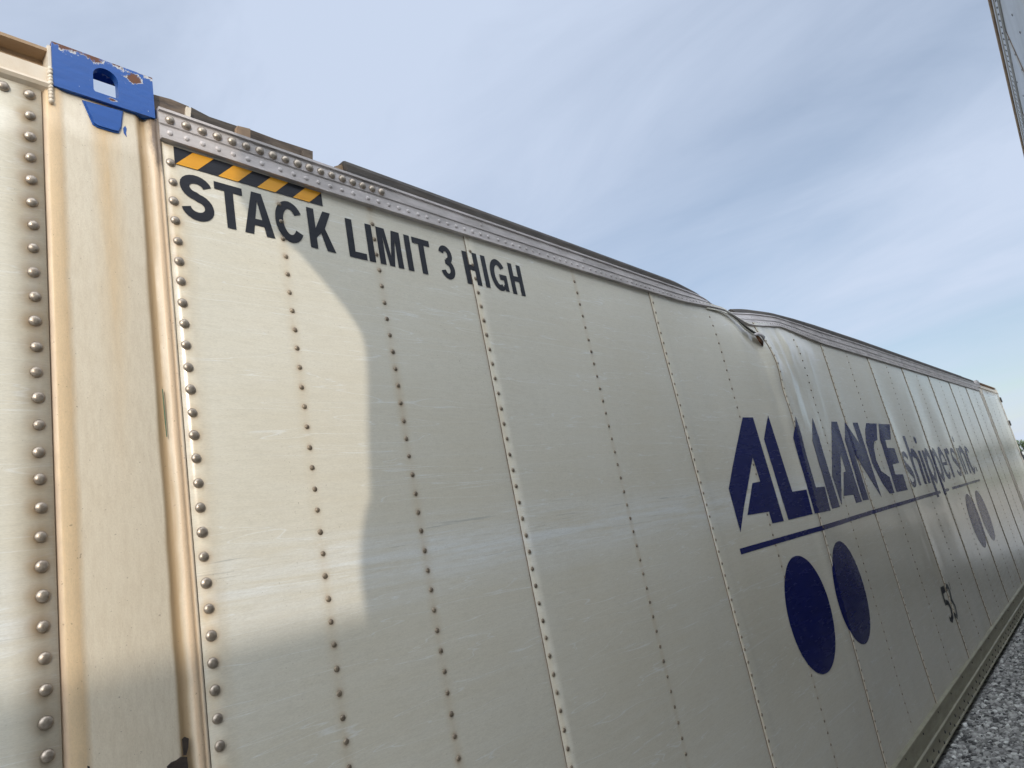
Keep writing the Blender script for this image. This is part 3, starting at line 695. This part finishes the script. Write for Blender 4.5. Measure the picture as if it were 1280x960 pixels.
def stroke(pts, w):                                      # list of quads along a thick line
    pts = [Vector(p) for p in pts]; n = len(pts); L = []; Rr = []
    for i in range(n):
        a = pts[max(0, i - 1)]; b = pts[min(n - 1, i + 1)]; t = (b - a).normalized(); nn = Vector((-t.y, t.x))
        wi = w[i] if isinstance(w, (list, tuple)) else w
        if 0 < i < n - 1:
            t1 = (pts[i] - pts[i - 1]).normalized(); c = max(0.5, abs(Vector((-t1.y, t1.x)).dot(nn))); wi = wi / c
        L.append(pts[i] + nn * wi / 2); Rr.append(pts[i] - nn * wi / 2)
    return [[tuple(L[i]), tuple(L[i + 1]), tuple(Rr[i + 1]), tuple(Rr[i])] for i in range(n - 1)]
def arc(cx, cy, rx, ry, a0, a1, n=14):
    return [(cx + rx * math.cos(math.radians(a0 + (a1 - a0) * k / n)), cy + ry * math.sin(math.radians(a0 + (a1 - a0) * k / n))) for k in range(n + 1)]
T_ = 0.185      # stem width in cap heights
def g_S(w):
    r = w / 2 - T_ / 2; up = arc(w / 2, 0.735, r, 0.175, 12, 180, 10) + arc(w / 2, 0.735, r, 0.20, 195, 262, 5); dn = arc(w / 2, 0.29, r * 1.02, 0.215, 82, 0, 6) + arc(w / 2, 0.29, r * 1.02, 0.20, -15, -172, 11)
    return stroke(up + dn, T_)
def g_C(w): return stroke(arc(w / 2, 0.5, w / 2 - T_ / 2, 0.41, 32, 328, 26), T_)
def g_G(w): return stroke(arc(w / 2, 0.5, w / 2 - T_ / 2, 0.41, 34, 300, 24), T_) + [[(w * 0.55, 0.36), (w, 0.36), (w, 0.53), (w * 0.55, 0.53)], [(w - T_ * 0.85, 0.02), (w, 0.02), (w, 0.3599), (w - T_ * 0.85, 0.3599)], [(w * 0.66, 0.06), (w - T_ * 0.8501, 0.06), (w - T_ * 0.8501, 0.22), (w * 0.72, 0.20)]]
def g_T(w): return [[(0, 0.83), (w, 0.83), (w, 1), (0, 1)], [(w / 2 - T_ / 2, 0), (w / 2 + T_ / 2, 0), (w / 2 + T_ / 2, 0.83), (w / 2 - T_ / 2, 0.83)]]
def g_A(w): return [[(0, 0), (T_ * 1.05, 0), (w / 2, 0.80), (w - T_ * 1.05, 0), (w, 0), (w / 2 + T_ * 0.6, 1), (w / 2 - T_ * 0.6, 1)], [(w * 0.27, 0.215), (w * 0.73, 0.215), (w * 0.665, 0.37), (w * 0.335, 0.37)]]
def g_K(w): return [[(0, 0), (T_, 0), (T_, 0.28), (T_ + 0.13, 0.42), (w - T_ * 1.25, 0), (w, 0), (T_ + 0.25, 0.56), (w - 0.03, 1), (w - T_ * 1.28, 1), (T_, 0.52), (T_, 1), (0, 1)]]
def g_L(w): return [[(0, 0), (w, 0), (w, 0.17), (T_, 0.17), (T_, 1), (0, 1)]]
def g_I(w): return [[(0, 0), (w, 0), (w, 1), (0, 1)]]
def g_M(w): return [[(0, 0), (T_ * .95, 0), (T_ * .95, 0.74), (w / 2 - T_ * 0.42, 0), (w / 2 + T_ * 0.42, 0), (w - T_ * .95, 0.74), (w - T_ * .95, 0), (w, 0), (w, 1), (w - T_ * 1.4, 1), (w / 2, 0.28), (T_ * 1.4, 1), (0, 1)]]
def g_H(w): return [[(0, 0), (T_, 0), (T_, 0.43), (w - T_, 0.43), (w - T_, 0), (w, 0), (w, 1), (w - T_, 1), (w - T_, 0.60), (T_, 0.60), (T_, 1), (0, 1)]]
def g_3(w):
    r = w / 2 - T_ * 0.45
    return stroke(arc(w * 0.47, 0.725, r * 0.93, 0.19, 165, -90, 16), T_ * 0.9) + stroke(arc(w * 0.48, 0.295, r, 0.21, 95, -168, 18), T_ * 0.9) + [[(w * 0.36, 0.44), (w * 0.60, 0.44), (w * 0.60, 0.58), (w * 0.36, 0.58)]]
GL = dict(S=g_S, C=g_C, G=g_G, T=g_T, A=g_A, K=g_K, L=g_L, I=g_I, M=g_M, H=g_H)
GL['3'] = g_3
CAP = 0.121; BASE = 0.8985
for ch, l, r in [('S', (226, 250), (267, 262)), ('T', (267, 231), (302, 241)), ('A', (306, 287), (344, 297)), ('C', (344.5, 278), (381, 292)), ('K', (383, 266), (420, 315)),
                 ('L', (431.5, 281), (459, 323)), ('I', (457, 287), (469, 327)), ('M', (469.8, 291), (505, 335)), ('I', (505.5, 301), (517, 338)), ('T', (514.5, 303), (536.5, 310)),
                 ('3', (551, 333), (570, 345)), ('H', (578, 322), (603, 358)), ('I', (602, 328), (612.5, 360)), ('G', (614, 347), (635.8, 360)), ('H', (635, 337), (657, 370))]:
    s0 = px(*l)[0]; s1 = px(*r)[0]
    w = (s1 - s0) / CAP
    if ch == 'I': w = T_; s0 = (s0 + s1) / 2 - T_ * CAP / 2
    decal('letter', [[(s0 + x * CAP, BASE + y * CAP) for x, y in poly] for poly in GL[ch](w)], INK)
# hazard stripe
hb, ht, s0, s1 = 1.0365, 1.0835, 0.6485, 1.0485
decal('hazard_stripe_base', [[(s0, hb), (s1, hb), (s1, ht - 0.004), (s0, ht)]], INK, 0.0012)
for k in range(4):
    a = 0.6505 + 0.1015 * k
    decal('yellow_stripe', [[(a, hb + 0.0002), (a + 0.0505, hb + 0.0002), (a + 0.0935, ht - 0.002 - 0.001 * k), (a + 0.043, ht - 0.002 - 0.001 * k)]], YELLOW, 0.0022)
for poly in LOGO: decal('logo_letter', [[px(*q) for q in poly]], NAVY)
decal('underline_bar', [[(3.03, -0.172), (7.47, -0.172), (7.47, -0.146), (3.03, -0.146)]], NAVY, 0.0012)
decal('underline_bar', [[(8.06, -0.172), (9.76, -0.172), (9.76, -0.148), (8.06, -0.148)]], NAVY, 0.0012)
decal('underline_bar', [arc(7.80, -0.160, 0.11, 0.014, 0, 345, 20)], NAVY, 0.0012)
for cs in DISCS: decal('disc', [arc(cs, -0.534, 0.265, 0.280, 0, 354, 59)], NAVY)
# lower-case line after the logo
def low_word():
    xh, asc, dsc = 0.30, 0.44, -0.135; t = 0.085; th = 0.046; y0 = -0.062
    x = 6.46; out = []
    def stem(x, a, b, w=t): return [[(x, a), (x + w, a), (x + w, b), (x, b)]]
    def serif(x, y): return [[(x - 0.03, y), (x + t + 0.03, y), (x + t + 0.03, y + 0.012), (x - 0.03, y + 0.012)]]
    def L_s(x): w = 0.26; return stroke(arc(x + w / 2, 0.225, w / 2 - .03, 0.058, 15, 200, 8) + [(x + w * .3, 0.175), (x + w * .72, 0.125)] + arc(x + w / 2, 0.075, w / 2 - .03, 0.058, 20, -165, 8), [th] * 8 + [t] * 4 + [th] * 8), w
    def L_h(x): w = 0.30; return stem(x, 0, asc) + stroke(arc(x + w / 2 + .015, 0.20, w / 2 - .045, 0.085, 170, 0, 9) + [(x + w - t / 2, 0.0)], [th] * 4 + [t] * 7), w
    def L_n(x): w = 0.30; return stem(x, 0, xh) + stroke(arc(x + w / 2 + .015, 0.20, w / 2 - .045, 0.085, 170, 0, 9) + [(x + w - t / 2, 0.0)], [th] * 4 + [t] * 7), w
    def L_i(x): return stem(x, 0, xh) + [arc(x + t / 2, 0.40, 0.04, 0.035, 0, 330, 11)], t
    def L_p(x): w = 0.30; return stem(x, dsc, xh) + stroke(arc(x + w / 2 + .02, 0.15, w / 2 - .05, 0.13, 165, -165, 18), [th] * 4 + [t] * 11 + [th] * 4), w
    def L_e(x): w = 0.28; return stroke(arc(x + w / 2, 0.15, w / 2 - .03, 0.135, 0, 320, 20), [th] * 5 + [t] * 11 + [th] * 5) + stem(x + .05, 0.135, 0.165, w - .07), w
    def L_r(x): w = 0.20; return stem(x, 0, xh) + stroke(arc(x + .12, 0.19, 0.07, 0.09, 165, 40, 6), [th] * 4 + [t * .8] * 3), w
    def L_c(x): w = 0.26; return stroke(arc(x + w / 2, 0.15, w / 2 - .03, 0.135, 40, 320, 18), [th] * 4 + [t] * 11 + [th] * 4), w
    f = dict(s=L_s, h=L_h, i=L_i, p=L_p, e=L_e, r=L_r, n=L_n, c=L_c)
    for ch in 'shippers inc':
        if ch == ' ': x += 0.10; continue
        polys, w = f[ch](x); out.append([[(a, b + y0) for a, b in poly] for poly in polys]); x += w + 0.055
    out.append([[(a, b + y0) for a, b in arc(x + 0.0, 0.03, 0.03, 0.03, 0, 330, 11)]])
    return out
for polys in low_word(): decal('logo_letter', polys, NAVY)
# small length mark
def mark53():
    w = 0.036; sk = 0.10
    f = lambda pts: [(a + sk * (b + 1.1), b) for a, b in pts]
    five = stroke(f([(6.385, -0.868), (6.285, -0.868)]), w * 1.4) + stroke(f([(6.292, -0.862), (6.282, -0.972), (6.32, -0.958), (6.37, -0.972), (6.39, -1.02), (6.37, -1.07), (6.32, -1.092), (6.27, -1.07)]), w)
    three = stroke(f([(6.43, -0.885), (6.47, -0.862), (6.52, -0.872), (6.535, -0.91), (6.515, -0.95), (6.48, -0.968), (6.52, -0.985), (6.55, -1.03), (6.53, -1.08), (6.48, -1.098), (6.43, -1.07)]), w)
    tick = [f([(6.585, -0.85), (6.61, -0.85), (6.60, -0.91), (6.588, -0.91)])]
    return [five, three, tick]
for polys in mark53(): decal('length_numeral', polys, INK, 0.002)

# ------------------------------------------------------------------ neighbouring trailers
def wheel(parent, x, y, z=0.51, r=0.505, w=0.28):
    wh = empty('wheel', (x, y, z)); wh.parent = parent
    V = []; F = []; seg = 28
    prof = [(0.28, 0.0), (r * .9, 0.0), (r * .985, 0.03), (r, 0.07), (r, w - .07), (r * .985, w - .03), (r * .9, w), (0.28, w)]
    for k in range(seg):
        a = 2 * math.pi * k / seg
        for rr_, yy in prof: V.append((rr_ * math.cos(a), -yy, rr_ * math.sin(a)))
    m = len(prof)
    for k in range(seg):
        for j in range(m): F.append((k * m + j, k * m + (j + 1) % m, ((k + 1) % seg) * m + (j + 1) % m, ((k + 1) % seg) * m + j))
    mesh_obj('tyre', V, F, RUBBER, wh, True)
    bm = bmesh.new(); rim = [(0.29, 0.02), (0.26, 0.06), (0.14, 0.10), (0.13, 0.02), (0.05, 0.0)]
    V = []; F = []
    for k in range(seg):
        a = 2 * math.pi * k / seg
        for rr_, yy in rim: V.append((rr_ * math.cos(a), -yy, rr_ * math.sin(a)))
    for k in range(seg):
        for j in range(4): F.append((k * 5 + j, k * 5 + j + 1, ((k + 1) % seg) * 5 + j + 1, ((k + 1) % seg) * 5 + j))
    F.append(tuple(k * 5 + 4 for k in range(seg))); bm.free()
    mesh_obj('rim', V, F, RAIL, wh, True)
def trailer(loc, rz, length, label, nose=None):
    t = tag(empty('semi_trailer', loc, rz), label, 'trailer', 'trailers parked in rows beside the container')
    W = 2.59; zb, zt = 1.15, 4.10; n = int(round(length / 1.22)); pw = length / n
    for i in range(n):
        a = pw * i
        V = []; F = []
        for c in range(9):
            for r in range(13):
                s = a + (pw + 0.02) * c / 8; z = zb + 0.16 + (zt - 0.20 - zb - 0.16) * r / 12
                V.append((s, 0.004 * (1 - c / 8) + 0.003 * noise.noise(Vector((s * 2 + loc[1], z * 1.6, 8))), z))
        for c in range(8):
            for r in range(12): q = c * 13 + r; F.append((q, q + 13, q + 14, q + 1))
        b0 = len(V)
        for r in range(13): V.append((V[r][0], V[r][1] - 0.006, V[r][2]))
        fm = [0] * len(F)
        for r in range(12): F.append((r, r + 1, b0 + r + 1, b0 + r)); fm.append(1)
        mesh_obj('side_panel', V, F, [WHITE, SEAM], t, True, fm)
    bm = bmesh.new(); add_prism(bm, [(-0.05, zt - 0.21), (0.006, zt - 0.21), (0.006, zt - 0.205), (0.012, zt - 0.20), (0.012, zt - 0.165), (0.007, zt - 0.16), (0.007, zt - 0.095), (0.013, zt - 0.09), (0.013, zt - 0.06), (0.008, zt - 0.055), (0.008, zt - 0.034), (-0.05, zt - 0.034)], 'x', 0.002, length)
    tr = bm_obj('top_rail', bm, WHITE, t)
    bm = bmesh.new(); add_prism(bm, [(-0.05, zt - 0.033), (0.016, zt - 0.033), (0.022, zt - 0.026), (0.022, zt - 0.006), (0.012, zt), (-0.05, zt)], 'x', 0.0, length)
    bm_obj('drip_edge', bm, CHAN, t)
    bt = Batch()
    for s in np.arange(0.05, length, 0.075): bt.add(rd, (0, 0, 0)) if False else bt.V.extend([]) 
    dd = ([(v[0], -v[1], v[2]) for v in rd[0]], [f[::-1] for f in rd[1]])
    for s in np.arange(0.05, length - 0.03, 0.075): bt.add(dd, (s, 0.0115, zt - 0.182)); bt.add(dd, (s + 0.03, 0.0065, zt - 0.128))
    for i in range(n):
        for z in np.arange(zb + 0.2, zt - 0.24, 0.10): bt.add(dd, (pw * i + 0.02, 0.004, z)); bt.add(dd, (pw * (i + 0.5), 0.0035, z))
    bt.build('rivets', STEEL, t)
    bm = bmesh.new(); add_prism(bm, [(-0.05, zb), (0.012, zb), (0.016, zb + 0.01), (0.012, zb + 0.15), (0.006, zb + 0.165), (-0.05, zb + 0.165)], 'x', 0.002, length); bm_obj('bottom_rail', bm, RAIL, t)
    prof = nose or [(0.0, zb), (0.0, zt - 0.04), (0.03, zt - 0.04), (0.03, zb)]
    bm = bmesh.new(); add_prism(bm, prof, 'y', -W, -0.0305 if not nose else 0.001); bm_obj('shade_caster_nose' if nose else 'front_wall', bm, WHITE, t)  # a given nose is an unseen shape cut for the shade it casts
    box('roof', (0.032, -W, zt - 0.034 + 0.035), (length, -0.001, zt + 0.012), WHITE, t)
    box('far_side', (0.032, -W, zb), (length, -W + 0.03, zt - 0.035), WHITE, t); box('rear_door', (length - 0.04, -W + 0.032, zb), (length + 0.002, -0.052, zt - 0.036), WHITE, t, 0.004)
    box('floor', (0.035, -W + 0.031, zb - 0.02), (length - 0.045, -0.052, zb + 0.05), STEEL, t)
    for yy in (-0.9, -1.75): box('frame_beam', (0.4, yy, zb - 0.32), (length - 0.2, yy + 0.09, zb - 0.021), STEEL, t)
    for xx in (length - 1.1, length - 2.35):
        box('axle', (xx - 0.06, -W + 0.2, 0.45), (xx + 0.06, -0.2, 0.57), STEEL, t)
        wheel(t, xx, -0.03); wheel(t, xx, -W + 0.33)
    box('axle_frame', (length - 3.1, -1.9, 0.5699), (length - 0.4, -0.7, zb - 0.32), STEEL, t)
    for yy in (-0.55, -2.10):
        bm = bmesh.new(); add_box(bm, (2.6, yy - 0.07, 0.30), (2.74, yy + 0.07, zb - 0.021), 0.008); add_box(bm, (2.63, yy - 0.045, 0.03), (2.71, yy + 0.045, 0.2999)); add_box(bm, (2.54, yy - 0.13, 0.0), (2.80, yy + 0.13, 0.0299)); bm_obj('landing_leg', bm, STEEL, t)
    for yy in (-0.10, -W + 0.08): box('shade_skirt', (3.1, yy, 0.28), (length - 3.2, yy + 0.02, zb - 0.001), STEEL, t, 0.004)  # unseen skirts added to keep light off the container's lower side
    box('landing_brace', (2.64, -2.03, 0.75), (2.70, -0.62, 0.83), STEEL, t)
    return t
# unseen nose shaped to throw the curved edge of shade on the container
NB = (-0.33, -0.36); YAW = math.radians(1.9)
dy = WALL - NB[1]; shx = -dy * math.tan(SUN_AZ); shz = dy * math.tan(SUN_EL) / math.cos(SUN_AZ)
prof = [(0.0301, 1.15), (0.0301, 4.066)]
edge = [(296, 200), (290, 235), (303, 262), (322, 276), (345, 294), (372, 316), (402, 350), (430, 384), (450, 413), (457, 435), (459, 470), (459, 545), (462, 622), (455, 640), (449, 680), (449, 722), (456, 775)]
nosep = []
for x, y in edge:
    v = ROT @ _ray(x, y); k = WALL / v[1]; nosep.append((min(0.029, v[0] * k + shx - NB[0]), v[2] * k + EYE + shz))
zmax = max(p[1] for p in nosep)
nosep = [(nosep[0][0], 4.066)] + [p for p in nosep if p[1] < 4.05] + [(nosep[-1][0], 1.15)]
neighbour = trailer((NB[0], NB[1], 0), YAW, 14.6, 'white riveted box trailer across the narrow gap, its top rail leaning into the sky', prof + nosep)
trailer((-13.0, -4.52, 0), 0, 16.1, 'unseen white box trailer added one row behind to cast soft low shade')  # unseen row added to shade the lower left of the container side

# ------------------------------------------------------------------ ground
g = mesh_obj('ground', [(-600, -600, 0), (900, -600, 0), (900, 600, 0), (-600, 600, 0)], [(0, 1, 2, 3)], GRAVEL); tag(g, kind='structure')
g = mesh_obj('grass_field', [(66, -300, 0.004), (500, -300, 0.004), (500, 300, 0.004), (66, 300, 0.004)], [(0, 1, 2, 3)], GRASS); tag(g, kind='structure')
V = []; F = []; tone = []
ico = [Vector(v).normalized() for v in [(0, 0, 1), (.89, 0, .45), (.28, .85, .45), (-.72, .53, .45), (-.72, -.53, .45), (.28, -.85, .45), (.72, .53, -.45), (-.28, .85, -.45), (-.89, 0, -.45), (-.28, -.85, -.45), (.72, -.53, -.45)]]
icf = [(0, 1, 2), (0, 2, 3), (0, 3, 4), (0, 4, 5), (0, 5, 1), (1, 6, 2), (2, 6, 7), (2, 7, 3), (3, 7, 8), (3, 8, 4), (4, 8, 9), (4, 9, 5), (5, 9, 10), (5, 10, 1), (1, 10, 6)]
for k in range(52000):
    x = 3.0 + 13.0 * random.random() ** 1.35; y = random.uniform(-0.5, 1.39); r = random.choice((0.005, 0.006, 0.008, 0.010, 0.013, 0.017)) * random.uniform(0.8, 1.2)
    a = random.random() * 6.283; ca, sa = math.cos(a), math.sin(a); sx, sy, sz = r * random.uniform(.8, 1.4), r * random.uniform(.7, 1.0), r * random.uniform(.5, .85)
    n = len(V); z = sz * 0.35
    for q in ico:
        j = random.uniform(0.8, 1.15); px_, py_, pz_ = q.x * sx * j, q.y * sy * j, q.z * sz * j
        V.append((x + px_ * ca - py_ * sa, y + px_ * sa + py_ * ca, z + pz_))
    tn = min(1.0, max(0.0, random.gauss(0.42, 0.32)))
    for f in icf: F.append((f[0] + n, f[1] + n, f[2] + n)); tone.append(tn)
o = mesh_obj('gravel', V, F, STONE); tag(o, 'loose grey crushed gravel along the foot of the container', 'gravel', None, 'stuff')
at = o.data.attributes.new('tone', 'FLOAT', 'FACE'); at.data.foreach_set('value', tone)

# ------------------------------------------------------------------ far side of the yard
def van(loc, rz, label, mat=WHITE):
    v = tag(empty('van', loc, rz), label, 'van', 'white vans parked across the yard')
    bm = bmesh.new(); add_prism(bm, [(-2.7, 0.35), (2.55, 0.35), (2.7, 0.6), (2.65, 0.95), (1.75, 1.15), (1.15, 1.95), (0.9, 2.12), (-2.5, 2.15), (-2.7, 1.95)], 'y', -0.95, 0.95)
    bmesh.ops.bevel(bm, geom=bm.edges[:], offset=0.05, segments=2, affect='EDGES'); bm_obj('body', bm, mat, v)
    for sy in (-1, 1):
        for a, b in ((-2.3, -1.2), (-1.1, -0.1), (0.0, 0.95)): box('window', (a, sy * 0.956 - 0.004, 1.3), (b, sy * 0.956 + 0.004, 1.85), GLASS, v)
        for xx in (-1.7, 1.75): wheel(v, xx, 0.97 if sy > 0 else -0.72, 0.36, 0.36, 0.25).__class__
        box('headlight', (2.62, sy * 0.72 - 0.14, 0.72), (2.70, sy * 0.72 + 0.14, 0.9), GLASS, v)
    bm = bmesh.new(); vs_ = [bm.verts.new(q) for q in ((1.72, -0.8, 1.22), (1.72, 0.8, 1.22), (1.22, 0.75, 1.9), (1.22, -0.75, 1.9))]; f = bm.faces.new(vs_)
    r = bmesh.ops.extrude_face_region(bm, geom=[f])
    for q in r['geom']:
        if isinstance(q, bmesh.types.BMVert): q.co += Vector((0.03, 0, 0.02))
    bm_obj('windscreen', bm, GLASS, v)
    return v
van((86, 9.2, 0), math.radians(95), 'white van parked beyond the far end of the container')
for i, (x, y, a) in enumerate([(92, -8, 88), (94, -12, 92), (90, -17, 90), (95, -22, 85), (93, -27, 93), (92, -33, 90)]):
    van((x, y, 0), math.radians(a), 'white van parked in the line on the far grass edge')
def tree_meshes(seed, h, rx):
    r = random.Random(seed); V = []; F = []
    cl = [(r.gauss(0, rx * .42), r.gauss(0, rx * .42), h * r.uniform(0.38, 0.92), r.uniform(.5, 1.0) * rx * .42) for _ in range(26)]
    for cxx, cy, czz, cr in cl:
        for _ in range(110):
            d = Vector((r.gauss(0, 1), r.gauss(0, 1), r.gauss(0, 1))).normalized() * cr * r.random() ** 0.4; c = Vector((cxx, cy, czz)) + d
            u = Vector((r.gauss(0, 1), r.gauss(0, 1), r.gauss(0, 1))).normalized(); w = u.orthogonal().normalized(); sz = r.uniform(.12, .26)
            n = len(V); V += [c - u * sz, c + w * sz * .6, c + u * sz, c - w * sz * .6]; F.append((n, n + 1, n + 2, n + 3))
    return V, F
def trunk_mesh(seed, h):
    r = random.Random(seed); V = []; F = []
    def limb(a, b, ra, rb_):
        ax = (b - a).normalized(); u = ax.orthogonal().normalized(); w = ax.cross(u); n = len(V)
        for p, rad in ((a, ra), (b, rb_)):
            for k in range(7): V.append(p + u * rad * math.cos(k * .8976) + w * rad * math.sin(k * .8976))
        for k in range(7): F.append((n + k, n + (k + 1) % 7, n + 7 + (k + 1) % 7, n + 7 + k))
    top = Vector((r.uniform(-.2, .2), r.uniform(-.2, .2), h * .55)); limb(Vector((0, 0, -.1)), top, h * .028, h * .016)
    for k in range(6): limb(Vector((0, 0, h * (.3 + .05 * k))) + Vector((top.x, top.y, 0)) * .6, top + Vector((r.uniform(-1, 1) * h * .2, r.uniform(-1, 1) * h * .2, r.uniform(0, .3) * h)), h * .012, h * .004)
    return V, F
kinds = []
for i, (h, rx) in enumerate(((4.6, 2.2), (5.6, 2.6), (3.9, 2.4))):
    a = tree_meshes(i + 3, h, rx); b = trunk_mesh(i + 30, h); ms = []
    for nm, (V, F), mt in (('crown', a, LEAF), ('trunk', b, BARK)):
        me = bpy.data.meshes.new(nm); me.from_pydata([tuple(v) for v in V], [], F); me.materials.append(mt); ms.append((nm, me))
    kinds.append(ms)
KL = ['rounded green tree in the row behind the far vans', 'taller green tree in the row behind the far vans', 'low spreading green tree in the row behind the far vans']
for i in range(26):
    y = 26 - 3.1 * i + random.uniform(-.8, .8); k = random.randrange(3)
    t = tag(empty('tree', (188 + random.uniform(-6, 9), y * 1.7, 0), random.random() * 6), KL[k], 'tree', 'trees along the far edge of the yard')
    t.scale = (random.uniform(.9, 1.2),) * 3
    for nm, me in kinds[k]:
        o = bpy.data.objects.new(nm, me); COL.objects.link(o); o.parent = t
